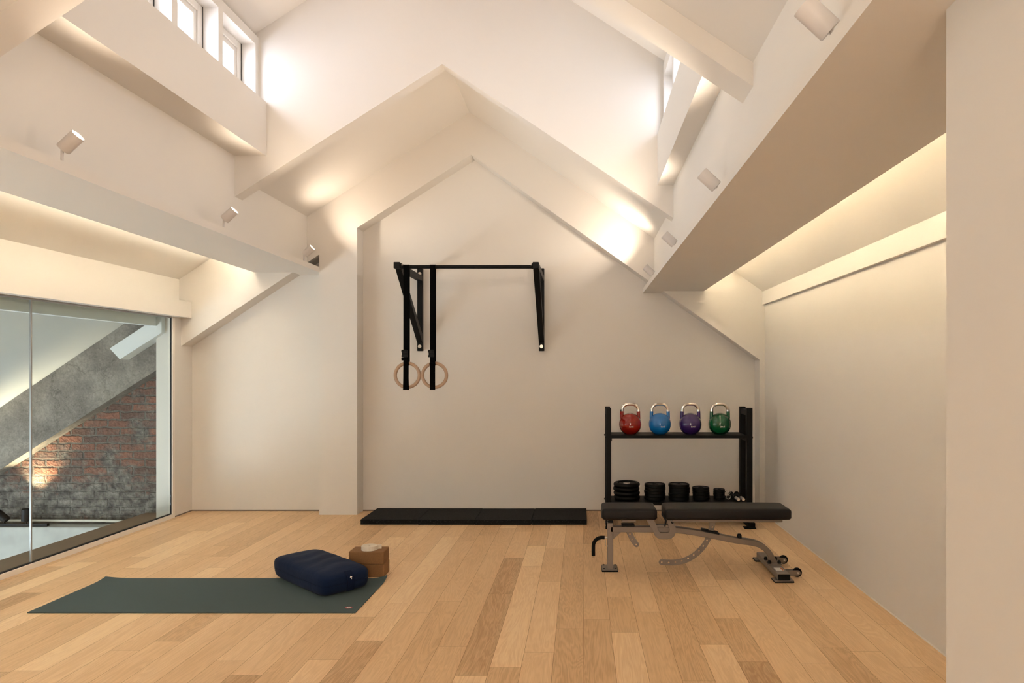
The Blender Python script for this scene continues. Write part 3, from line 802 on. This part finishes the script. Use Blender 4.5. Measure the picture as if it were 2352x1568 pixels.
# ------------------------------------------------------------------ adjustable bench
bx0, by0 = .75, 4.60
bn = empty('weight_bench', (bx0, by0, 0), 0, 'adjustable weight bench with black pads and silver grey frame', 'bench')
def Q(px, py, Y):                       # photo point on the plane Y -> bench-local (x, z)
    x, z = P(px, py, Y); return (x - bx0, z)
def BB(x0, x1, y0, y1, z0, z1, bev=.003, seg=1): return box(x0 - bx0, x1 - bx0, y0 - by0, y1 - by0, z0, z1, bev=bev, seg=seg)
def pad(name, x0, x1, y0, y1, z0, z1, cut=0.):
    bm = bmesh.new(); nx, ny, nz = 40, 20, 8
    r = bmesh.ops.create_cube(bm, size=2)
    bmesh.ops.subdivide_edges(bm, edges=bm.edges[:], cuts=15, use_grid_fill=True)
    hx, hy, hz = (x1 - x0) / 2, (y1 - y0) / 2, (z1 - z0) / 2; rr = .020
    for v in bm.verts:
        x, y, z = v.co.x, v.co.y, v.co.z
        # redistribute so that the verts gather near the rims, then round the corners
        f = lambda t: math.copysign(1 - (1 - abs(t)) ** 1.6, t)
        p = Vector((f(x) * hx, f(y) * hy, f(z) * hz))
        c = Vector((max(-hx + rr, min(hx - rr, p.x)), max(-hy + rr, min(hy - rr, p.y)), max(-hz + rr, min(hz - rr, p.z))))
        d = p - c
        if d.length > 1e-6: p = c + d.normalized() * min(rr, d.length)
        p.z += .004 * (1 - (p.x / hx) ** 4) * (1 - (p.y / hy) ** 4) * (1 if z > 0 else 0)
        v.co = p + Vector(((x0 + x1) / 2 - bx0, (y0 + y1) / 2 - by0, (z0 + z1) / 2))
    o = obj(name, bm, M['vinyl'], bn, True)
    # welt seam round the lower edge
    w = []
    for i in range(72):
        a = 2 * PI * i / 72; c_, s_ = math.cos(a), math.sin(a); pw = .22
        w.append((math.copysign(abs(c_) ** pw, c_) * (hx + .0005) + (x0 + x1) / 2 - bx0, math.copysign(abs(s_) ** pw, s_) * (hy + .0005) + (y0 + y1) / 2 - by0, z0 + .014))
    obj('seam', tube(w, .003, 8, True), M['vinyl'], o, True)
    return o
pad('seat_pad', .133, .496, 4.462, 4.715, .364, .436)
pad('back_pad', .548, 1.376, 4.462, 4.715, .364, .436)
# rails under the pads
obj('seat_rail', BB(.150, .445, 4.55, 4.60, .346, .366), M['frame'], bn)
obj('seat_rail', BB(.150, .445, 4.61, 4.66, .346, .366), M['frame'], bn)
obj('back_rail', BB(.595, 1.325, 4.50, 4.54, .343, .366), M['frame'], bn)
obj('back_rail', BB(.595, 1.30, 4.63, 4.67, .343, .366), M['frame'], bn)
yn = 4.573
# rear post and its foot
pst = obj('post', BB(.173, .211, yn, 4.628, .012, .325), M['frame'], bn)
obj('end_cap', BB(.174, .210, yn + .001, 4.627, .325, .338), M['plastic'], pst)
ft = obj('foot_plate', BB(.137, .240, 4.555, 4.68, .009, .016, bev=.002), M['frame'], bn)
obj('rubber_pad', BB(.134, .243, 4.552, 4.684, 0, .010, bev=.003), M['rubber'], ft)
for x in (.150, .228):
    for y in (4.572, 4.662): obj('bolt', tube([(x - bx0, y - by0, .016), (x - bx0, y - by0, .020)], .006, 8), M['plastic'], ft)
# main beam
path = [Q(*p, yn) for p in ((1402, 1216), (1450, 1216), (1500, 1216.5), (1551, 1217.5), (1590, 1222.5), (1640, 1231.5), (1690, 1241.5), (1722, 1246), (1743, 1251), (1760, 1262), (1771, 1276), (1779, 1293), (1781, 1298))]
path = smooth_path(path, 6)
me = plate([ribbon(path, .037)], .055, .003); me.transform(Matrix.Translation((0, yn + .0275 - by0, 0)))
link('main_beam', me, M['frame'], bn)
me = plate([[Q(1408, 1222, yn), Q(1427, 1222, yn), Q(1409.5, 1238, yn), Q(1408, 1238, yn)]], .04); me.transform(Matrix.Translation((0, 4.60 - by0, 0)))
link('gusset', me, M['frame'], bn)
# pivot bracket (pair of U plates)
U = [(1484, 1193), (1500, 1218), (1506, 1232), (1515, 1237.5), (1532, 1237.5), (1543, 1235.5), (1550, 1228), (1551.5, 1216), (1549, 1204), (1545, 1196), (1529, 1194.5), (1528, 1203)]
Ui = [(1508.5, 1206.5), (1514, 1221), (1517, 1223.5), (1533, 1223.5), (1537, 1221), (1538.5, 1215), (1536, 1207), (1528, 1206.5)]
Upoly = [(1484, 1193), (1500, 1218), (1504, 1230), (1510, 1235.5), (1517, 1238), (1532, 1238), (1542, 1236), (1549, 1230), (1552, 1222), (1551.5, 1210), (1546, 1194), (1531, 1194), (1535, 1206), (1538, 1216), (1536.5, 1221), (1533, 1223.5), (1518, 1223.5), (1514.5, 1221), (1508, 1206), (1502, 1193)]
for dy in (-.022, .078):
    me = plate([[Q(*p, yn - .02) for p in Upoly]], .006, .0008); me.transform(Matrix.Translation((0, yn + dy - by0, 0)))
    link('pivot_bracket', me, M['frame'], bn)
me = plate([[Q(*p, yn) for p in ((1506, 1206), (1540, 1206), (1540, 1224), (1512, 1224))]], .05, .002); me.transform(Matrix.Translation((0, 4.602 - by0, 0)))
link('pivot_block', me, M['frame'], bn)
obj('pivot_bolt', cyl((Q(1543, 1197, yn)[0], -.06, Q(1543, 1197, yn)[1]), (Q(1543, 1197, yn)[0], .075, Q(1543, 1197, yn)[1]), .008, 14), M['plastic'], bn)
me = plate([[Q(*p, yn) for p in ((1519, 1170), (1524, 1182), (1530, 1192), (1527, 1206), (1524.5, 1206), (1526, 1192), (1518, 1180))]], .02, .001); me.transform(Matrix.Translation((0, yn - .03 - by0, 0)))
link('release_lever', me, M['plastic'], bn)
# adjustment ladders with holes
def ladder(name, pts, holes, w, Y, r=.0062):
    p = smooth_path([Q(a, b, Y) for a, b in pts], 6)
    rb = ribbon(p, w); n = len(p)
    cx, cz = p[-1]; dx, dz = p[-1][0] - p[-2][0], p[-1][1] - p[-2][1]; ang = math.atan2(dz, dx)
    cap = [(cx + w / 2 * math.cos(ang + a), cz + w / 2 * math.sin(ang + a)) for a in [PI / 2 - PI * i / 10 for i in range(1, 10)]]
    out = rb[:n] + cap + rb[n:]
    me = plate([out] + [circ(*Q(a, b, Y), r, 12) for a, b in holes], .006, .0006)
    me.transform(Matrix.Translation((0, Y - by0, 0)))
    return link(name, me, M['frame'], bn)
cv = lambda l: [(1340 + a / 3.41, 900 + b / 3.41) for a, b in l]
ladder('backrest_ladder', cv([(1012, 1018), (1003, 1070), (985, 1130), (950, 1195), (900, 1252), (845, 1293), (780, 1322), (700, 1335), (612, 1332)]),
       cv([(1010, 1058), (968, 1162), (939, 1205), (905, 1242), (864, 1275), (820, 1302), (770, 1321), (720, 1332), (668, 1335), (614, 1332)]), .0375, 4.60)
obj('ladder_mount', BB(P(1622, 0, 4.6)[0], P(1654, 0, 4.6)[0], 4.575, 4.64, .332, .346), M['frame'], bn)
ladder('seat_ladder', cv([(340, 1060), (362, 1105), (384, 1150), (415, 1193)]), cv([(364, 1112), (385, 1153), (414, 1193)]), .0365, 4.60, .0058)
obj('ladder_mount', BB(P(1428, 0, 4.6)[0], P(1460, 0, 4.6)[0], 4.58, 4.63, .325, .346), M['frame'], bn)
obj('guide_sleeve', BB(P(1428, 0, 4.56)[0], P(1458, 0, 4.56)[0], 4.568, 4.634, .300, .312), M['plastic'], bn)
me = plate([[Q(*p, yn) for p in ((1613, 1215.5), (1652, 1223.5), (1652, 1227.5), (1613, 1219.5))]], .066, .001); me.transform(Matrix.Translation((0, 4.6005 - by0, 0)))
link('guide_sleeve', me, M['plastic'], bn)
# adjustment knob on the beam
kx, kz = Q(1698, 1232, 4.60)
obj('knob', lathe([(0, -.008), (.016, -.008), (.016, .006), (.012, .018), (.009, .020), (0, .020)], 18, Matrix.Translation((kx, 0, kz))), M['plastic'], bn, True, sharp=40)
# carrying handle
hp = smooth_path([(Q(a, b, yn)[0], yn + .027 - by0, Q(a, b, yn)[1]) for a, b in ((1389, 1236.5), (1380, 1236.5), (1371, 1240), (1364.5, 1248), (1363, 1258), (1363, 1278))], 5)
gp = obj('carry_handle', tube(hp, .0125, 18), M['rubber'], bn, True, sharp=60)
ex, ez = Q(1363, 1280, yn)
obj('grip_end', cyl((ex, yn + .027 - by0, ez + .006), (ex, yn + .027 - by0, ez - .004), .0105, 16), M['chrome'], gp)
hx, hz = Q(1396, 1236.5, yn)
obj('handle_stub', cyl((Q(1389, 0, yn)[0], yn + .027 - by0, hz), (hx, yn + .027 - by0, hz), .0085, 14), M['bolt'], gp)
wpts = smooth_path([(Q(a, b, yn)[0], yn - .0 - by0, Q(a, b, yn)[1]) for a, b in ((1391, 1240), (1390.5, 1248), (1392, 1253), (1396, 1253.5))], 4)
obj('pin_loop', tube(wpts, .0025, 8), M['bolt'], bn, True)
# front floor bar with feet, wheels, label
fb = obj('floor_bar', BB(1.245, 1.325, 4.335, 4.86, .013, .052), M['frame'], bn)
obj('end_cap', BB(1.246, 1.324, 4.328, 4.336, .014, .051), M['plastic'], fb)
for y in (4.32, 4.80):
    f = obj('foot_plate', BB(1.222, 1.345, y, y + .075, .008, .013, bev=.001), M['frame'], bn)
    obj('rubber_pad', BB(1.220, 1.347, y - .003, y + .078, 0, .009, bev=.003), M['rubber'], f)
obj('label_sticker', BB(1.258, 1.31, 4.41, 4.475, .052, .0528, bev=0), M['white'], fb)
obj('label_stripe', BB(1.298, 1.308, 4.415, 4.47, .0528, .0532, bev=0), M['orange'], fb)
obj('mount_plate', BB(1.235, 1.335, 4.54, 4.66, .052, .058, bev=.002), M['frame'], fb)
for x in (1.252, 1.318):
    for y in (4.555, 4.645):
        obj('mount_bolt', lathe([(0, .058), (.012, .058), (.012, .068), (.008, .078), (0, .080)], 14, Matrix.Translation((x - bx0, y - by0, 0))), M['plastic'], fb, True, sharp=40)
for y in (4.43, 4.73):
    wx = 1.40 - bx0
    for dy in (-.016, .016):
        m2 = plate([[(1.32 - bx0, .018), (wx, .018), (wx + .012, .024), (wx + .016, .036), (wx + .010, .048), (wx, .052), (1.32 - bx0, .052)]], .004, .0005)
        m2.transform(Matrix.Translation((0, y + dy - by0, 0))); link('wheel_fork', m2, M['frame'], bn)
    mt = Matrix.Translation((wx - .002, y - by0, .036)) @ Matrix.Rotation(PI / 2, 4, 'X')
    w = obj('wheel', lathe([(.006, -.011), (.018, -.011), (.020, -.0115), (.027, -.0115), (.029, -.008), (.029, .008), (.027, .0115), (.020, .0115), (.018, .011), (.006, .011), (.006, -.011)], 28, mt), M['rubber'], bn, True, sharp=40)
    obj('axle', cyl((wx - .002, y - .024 - by0, .036), (wx - .002, y + .024 - by0, .036), .006, 14), M['bolt'], w)

# ------------------------------------------------------------------ yoga mat
bm = bmesh.new(); mx0, mx1, my0, my1 = -3.068, -1.252, 3.778, 4.40; nx, ny = 60, 24; th = .0055
cxm, cym = (mx0 + mx1) / 2, (my0 + my1) / 2
top = [[None] * (ny + 1) for _ in range(nx + 1)]; bot = [[None] * (ny + 1) for _ in range(nx + 1)]
for i in range(nx + 1):
    for j in range(ny + 1):
        x = mx0 + (mx1 - mx0) * i / nx; y = my0 + (my1 - my0) * j / ny
        z = 0.0004
        d = math.hypot((mx0 - x) / 1.6, my1 - y); z += .012 * max(0, 1 - d / .12) ** 2
        d = math.hypot(mx1 - x, my1 - y); z += .022 * max(0, 1 - d / .11) ** 2
        top[i][j] = bm.verts.new((x - cxm, y - cym, z + th)); bot[i][j] = bm.verts.new((x - cxm, y - cym, z))
for i in range(nx):
    for j in range(ny):
        bm.faces.new((top[i][j], top[i + 1][j], top[i + 1][j + 1], top[i][j + 1])); bm.faces.new((bot[i][j], bot[i][j + 1], bot[i + 1][j + 1], bot[i + 1][j]))
for i in range(nx):
    bm.faces.new((top[i][0], bot[i][0], bot[i + 1][0], top[i + 1][0])); bm.faces.new((top[i][ny], top[i + 1][ny], bot[i + 1][ny], bot[i][ny]))
for j in range(ny):
    bm.faces.new((top[0][j], top[0][j + 1], bot[0][j + 1], bot[0][j])); bm.faces.new((top[nx][j], bot[nx][j], bot[nx][j + 1], top[nx][j + 1]))
ym = obj('yoga_mat', bm, M['mat_green'], loc=(cxm, cym, 0), smooth=True, sharp=40)
tag(ym, 'dark green yoga mat lying flat on the oak floor', 'yoga mat')
lx_, ly_ = -1.315 - cxm, 3.853 - cym
rd = obj('logo', lathe([(0, .0060), (.0195, .0060), (.0195, .0056), (0, .0056)], 28, Matrix.Translation((lx_, ly_, 0)) @ Matrix.Diagonal((1.05, .85, 1, 1))), M['red'], ym)
bm = bmesh.new()
for a, r0, r1, ww in ((90, .0, .012, .0050), (140, .003, .014, .0048), (40, .003, .014, .0048), (180, .004, .0165, .0042), (0, .004, .0165, .0042), (235, .002, .010, .0042), (305, .002, .010, .0042)):
    t = math.radians(a); c, s = math.cos(t), math.sin(t)
    q = [(r0, -ww / 3), ((r0 + r1) / 2, -ww / 1.6), (r1, -ww / 4), (r1, ww / 4), ((r0 + r1) / 2, ww / 1.6), (r0, ww / 3)]
    bm.faces.new([bm.verts.new((lx_ + u * c - v * s, ly_ + (u * s + v * c) * .85, .0064)) for u, v in q])
obj('logo_mark', bm, M['white'], rd)

# ------------------------------------------------------------------ bolster
A = Vector((-1.516, 4.056)); Bv = Vector((-2.0, 4.49)); Cc = Vector((-1.332, 4.28))
cen = (Bv + Cc) / 2 + Vector((.001, -.040)); ang = math.atan2(Bv.y - A.y, Bv.x - A.x)          # long axis
bo = empty('bolster', (cen.x, cen.y, 0), ang, 'navy blue rectangular yoga bolster resting on the mat end', 'bolster')
zbase = .0065; hx, hy, hz = .352, .160, .075
def bol(p, px=8.5, pz=5.):
    x, y, z = p
    rxy = (abs(x) ** px + abs(y) ** px) ** (1 / px)
    s = 1 / (rxy ** pz + abs(z) ** pz) ** (1 / pz)
    return x * s, y * s, z * s
bm = bmesh.new(); bmesh.ops.create_cube(bm, size=2); bmesh.ops.subdivide_edges(bm, edges=bm.edges[:], cuts=39, use_grid_fill=True)
for v in bm.verts:
    x, y, z = bol(v.co)
    pin = (1 - .010 * math.exp(-(z / .05) ** 2)) * (1 - .045 * max(0, -z))
    zz = z * hz
    if z < 0: zz = max(zz, -.060)
    wr = .0022 * math.sin(x * 9 + 3 * math.sin(y * 2.1) + y * 1.2) * (1 - abs(z)) * 0 
    cr = .0030 * math.sin(x * 15 + 1.6 * math.sin(y * 3 + x * 2)) * max(0, z) * (1 - x * x * .5) * math.exp(-((y) / .8) ** 2)
    v.co = (x * hx * pin + wr, y * hy * pin, zz + .060 + zbase + cr + .006 * max(0, z) * (1 - x * x) * (1 - y * y))
obj('cushion', bm, M['navy'], bo, True)
loop = []
for i in range(120):
    a = 2 * PI * i / 120; x, y = math.cos(a), math.sin(a); r = (abs(x) ** 8.5 + abs(y) ** 8.5) ** (-1 / 8.5)
    loop.append((x * r * hx * .990, y * r * hy * .988, zbase + .060))
obj('piping', tube(loop, .0026, 8, True), M['navy_strap'], bo, True)
# handle strap on the near short end (local -x)
bm = bmesh.new(); prof = []
yo = -.01
for i in range(13):
    t = i / 12; z = zbase + .012 + .112 * t
    prof.append((-(hx * .985) - .004 - .012 * math.sin(PI * t) ** .8 + .030 * max(0, (t - .72) / .28) ** 1.6, z))
pr = [(a, z) for a, z in prof]
o1 = ribbon(pr, .004)
va = [bm.verts.new((x, yo - .0225, z)) for x, z in o1]; vb = [bm.verts.new((x, yo + .0225, z)) for x, z in o1]; m_ = len(o1)
for i in range(m_): bm.faces.new((va[i], va[(i + 1) % m_], vb[(i + 1) % m_], vb[i]))
for i in range(len(pr) - 1):
    for V in (va, vb): bm.faces.new((V[i], V[i + 1], V[m_ - 2 - i], V[m_ - 1 - i]))
st = obj('handle_strap', bm, M['navy_strap'], bo)
t = .72; zz = zbase + .012 + .112 * t; xx = -(hx * .985) - .004 - .012 * math.sin(PI * t) ** .8 - .0035
lg = [(0, .0085), (.0075, .001), (.0035, -.0005), (.0012, -.001), (.0018, -.0085), (-.0018, -.0085), (-.0012, -.001), (-.0035, -.0005), (-.0075, .001)]
bm = bmesh.new(); f = bm.faces.new([bm.verts.new((xx - .0004 + (v * .55), yo + u, zz + v)) for u, v in lg]); 
r_ = bmesh.ops.extrude_face_region(bm, geom=[f]); bmesh.ops.translate(bm, vec=(.0012, 0, 0), verts=[g for g in r_['geom'] if isinstance(g, bmesh.types.BMVert)])
obj('logo', bm, M['white'], st)

# ------------------------------------------------------------------ cork blocks and strap roll
def cork(x0, y0, z0, rz, lab):
    o = obj('yoga_block', box(-.114, .114, -.068, .068, 0, .0835, bev=.006, seg=2), M['cork'], loc=(x0, y0, z0)); o.rotation_euler = (0, 0, rz)
    return tag(o, lab, 'yoga block', 'cork yoga blocks behind the bolster')
cork(-1.400, 4.505, 0, 0, 'brown cork yoga block on the floor, under the other block')
cork(-1.402, 4.505, .0837, .008, 'brown cork yoga block on top, carrying the rolled strap')
sr = []; n = 150
for i in range(n + 1):
    a = 2 * PI * 7 * i / n; r = .008 + .0435 * i / n; sr.append((r * math.cos(a + .2), r * math.sin(a + .2)))
a_end = sr[-1]
sr += [(a_end[0] + .002, a_end[1] + .012)]
path = sr[:-1] + [(.056, .018), (.064, .022), (.074, .020)]
out = ribbon(path, .0050); bm = bmesh.new(); m_ = len(out); nn = len(path)
va = [bm.verts.new((x, y, 0)) for x, y in out]; vb = [bm.verts.new((x, y, .027)) for x, y in out]
for i in range(m_): bm.faces.new((va[i], va[(i + 1) % m_], vb[(i + 1) % m_], vb[i]))
for i in range(nn - 1):
    for V in (va, vb): bm.faces.new((V[i], V[i + 1], V[m_ - 2 - i], V[m_ - 1 - i]))
tag(obj('yoga_strap', bm, M['tape'], loc=(-1.397, 4.492, .0837 * 2)), 'rolled cream cotton yoga strap on top of the cork blocks', 'yoga strap')

# ------------------------------------------------------------------ camera
cam = bpy.data.cameras.new('camera'); co = bpy.data.objects.new('camera', cam); C.objects.link(co)
co.location = (0, 0, H); co.rotation_euler = (PI / 2, 0, 0)
cam.sensor_width = 36; cam.lens = 36 * F / 2352; cam.shift_x = -(VX - 1176) / 2352; cam.shift_y = (VY - 784) / 2352
cam.clip_start = .02
bpy.context.scene.camera = co

# ------------------------------------------------------------------ light
def light(name, kind, loc, energy, rgb, **kw):
    l = bpy.data.lights.new(name, kind); l.energy = energy; l.color = rgb
    o = bpy.data.objects.new(name, l); C.objects.link(o); o.location = loc
    d = kw.pop('dir', None)
    for k_, v in kw.items(): setattr(l, k_, v)
    if d is not None: o.rotation_euler = Vector(d).to_track_quat('-Z', 'Y').to_euler()
    return o
WARM = (1, .92, .72); DAY = (.94, .96, 1)
for ((p, d), y, s) in spots:
    light('spot left' if s < 0 else 'spot right', 'SPOT', p, (20 if s < 0 else 31) * (1 if y > 1.5 and not (s < 0 and y < 2) else .35), (1, .84, .67), spot_size=math.radians(135), spot_blend=1., shadow_soft_size=.022, dir=d)
ym_ = (Y0 + YF) / 2; ln = YF - Y0 - .1
def strip(x, z, e, nm):
    o = light(nm, 'AREA', (x, ym_, z), e, WARM if x > 0 else (1, .96, .83), shape='RECTANGLE', size=.03, size_y=ln); o.rotation_euler = (PI, 0, 0); return o
o = strip(1.127, 2.158, 106, 'cove right'); o.rotation_euler = (0, PI - math.radians(54), 0)
o = strip((lo(Y0) + lo(YF)) / 2 + .03, 2.325, 118, 'cove left'); o.rotation_euler = (PI, 0, math.atan(.028)); 
# daylight outside the clerestory windows and invented rear fill window; added stairwell fill
light('clerestory left', 'AREA', (-3.0, 3.9, 3.6), 142, (.80, .86, 1), shape='RECTANGLE', size=2.5, size_y=1.1, dir=(1, 0, .0))
light('clerestory right', 'AREA', (1.25, 3.9, 3.35), 77, (.80, .86, 1), shape='RECTANGLE', size=2.5, size_y=1.1, dir=(-1, 0, .0))
light('rear fill window', 'AREA', (.08, Y0 - .12, 1.62), 64, (1, .83, .65), shape='RECTANGLE', size=.96, size_y=2.25, dir=(0, 1, 0))  # unseen source added behind the camera to fill floor and walls
light('stairwell', 'AREA', (-7.1, 1.6, -1.5), 172, DAY, shape='RECTANGLE', size=4.5, size_y=1.6, dir=(1, .55, .55))  # unseen cool fill added inside the stairwell, no window stands there
v = Vector((.06, .22, 1)).normalized()
light('track spot', 'SPOT', sp_a[0] + Vector((.006, -.01, .135)), 52, (1, .78, .50), spot_size=math.radians(80), spot_blend=.9, shadow_soft_size=.02, dir=v)

W = bpy.data.worlds.new('world'); bpy.context.scene.world = W; W.use_nodes = True
bg = W.node_tree.nodes['Background']; bg.inputs[0].default_value = (.92, .95, 1, 1); bg.inputs[1].default_value = 1.6

sc = bpy.context.scene
sc.view_settings.view_transform = 'Standard'; sc.view_settings.look = 'None'; sc.view_settings.gamma = 1; sc.view_settings.exposure = .22
sc.view_settings.use_curve_mapping = False
sc.cycles.use_denoising = True
try: sc.cycles.denoiser = 'OPENIMAGEDENOISE'
except Exception: pass
sc.cycles.use_light_tree = False; sc.cycles.max_bounces = 6; sc.cycles.diffuse_bounces = 4; sc.cycles.glossy_bounces = 3; sc.cycles.adaptive_threshold = .03; sc.cycles.transparent_max_bounces = 16
sc.cycles.caustics_reflective = False; sc.cycles.caustics_refractive = False
sc.cycles.sample_clamp_indirect = 0
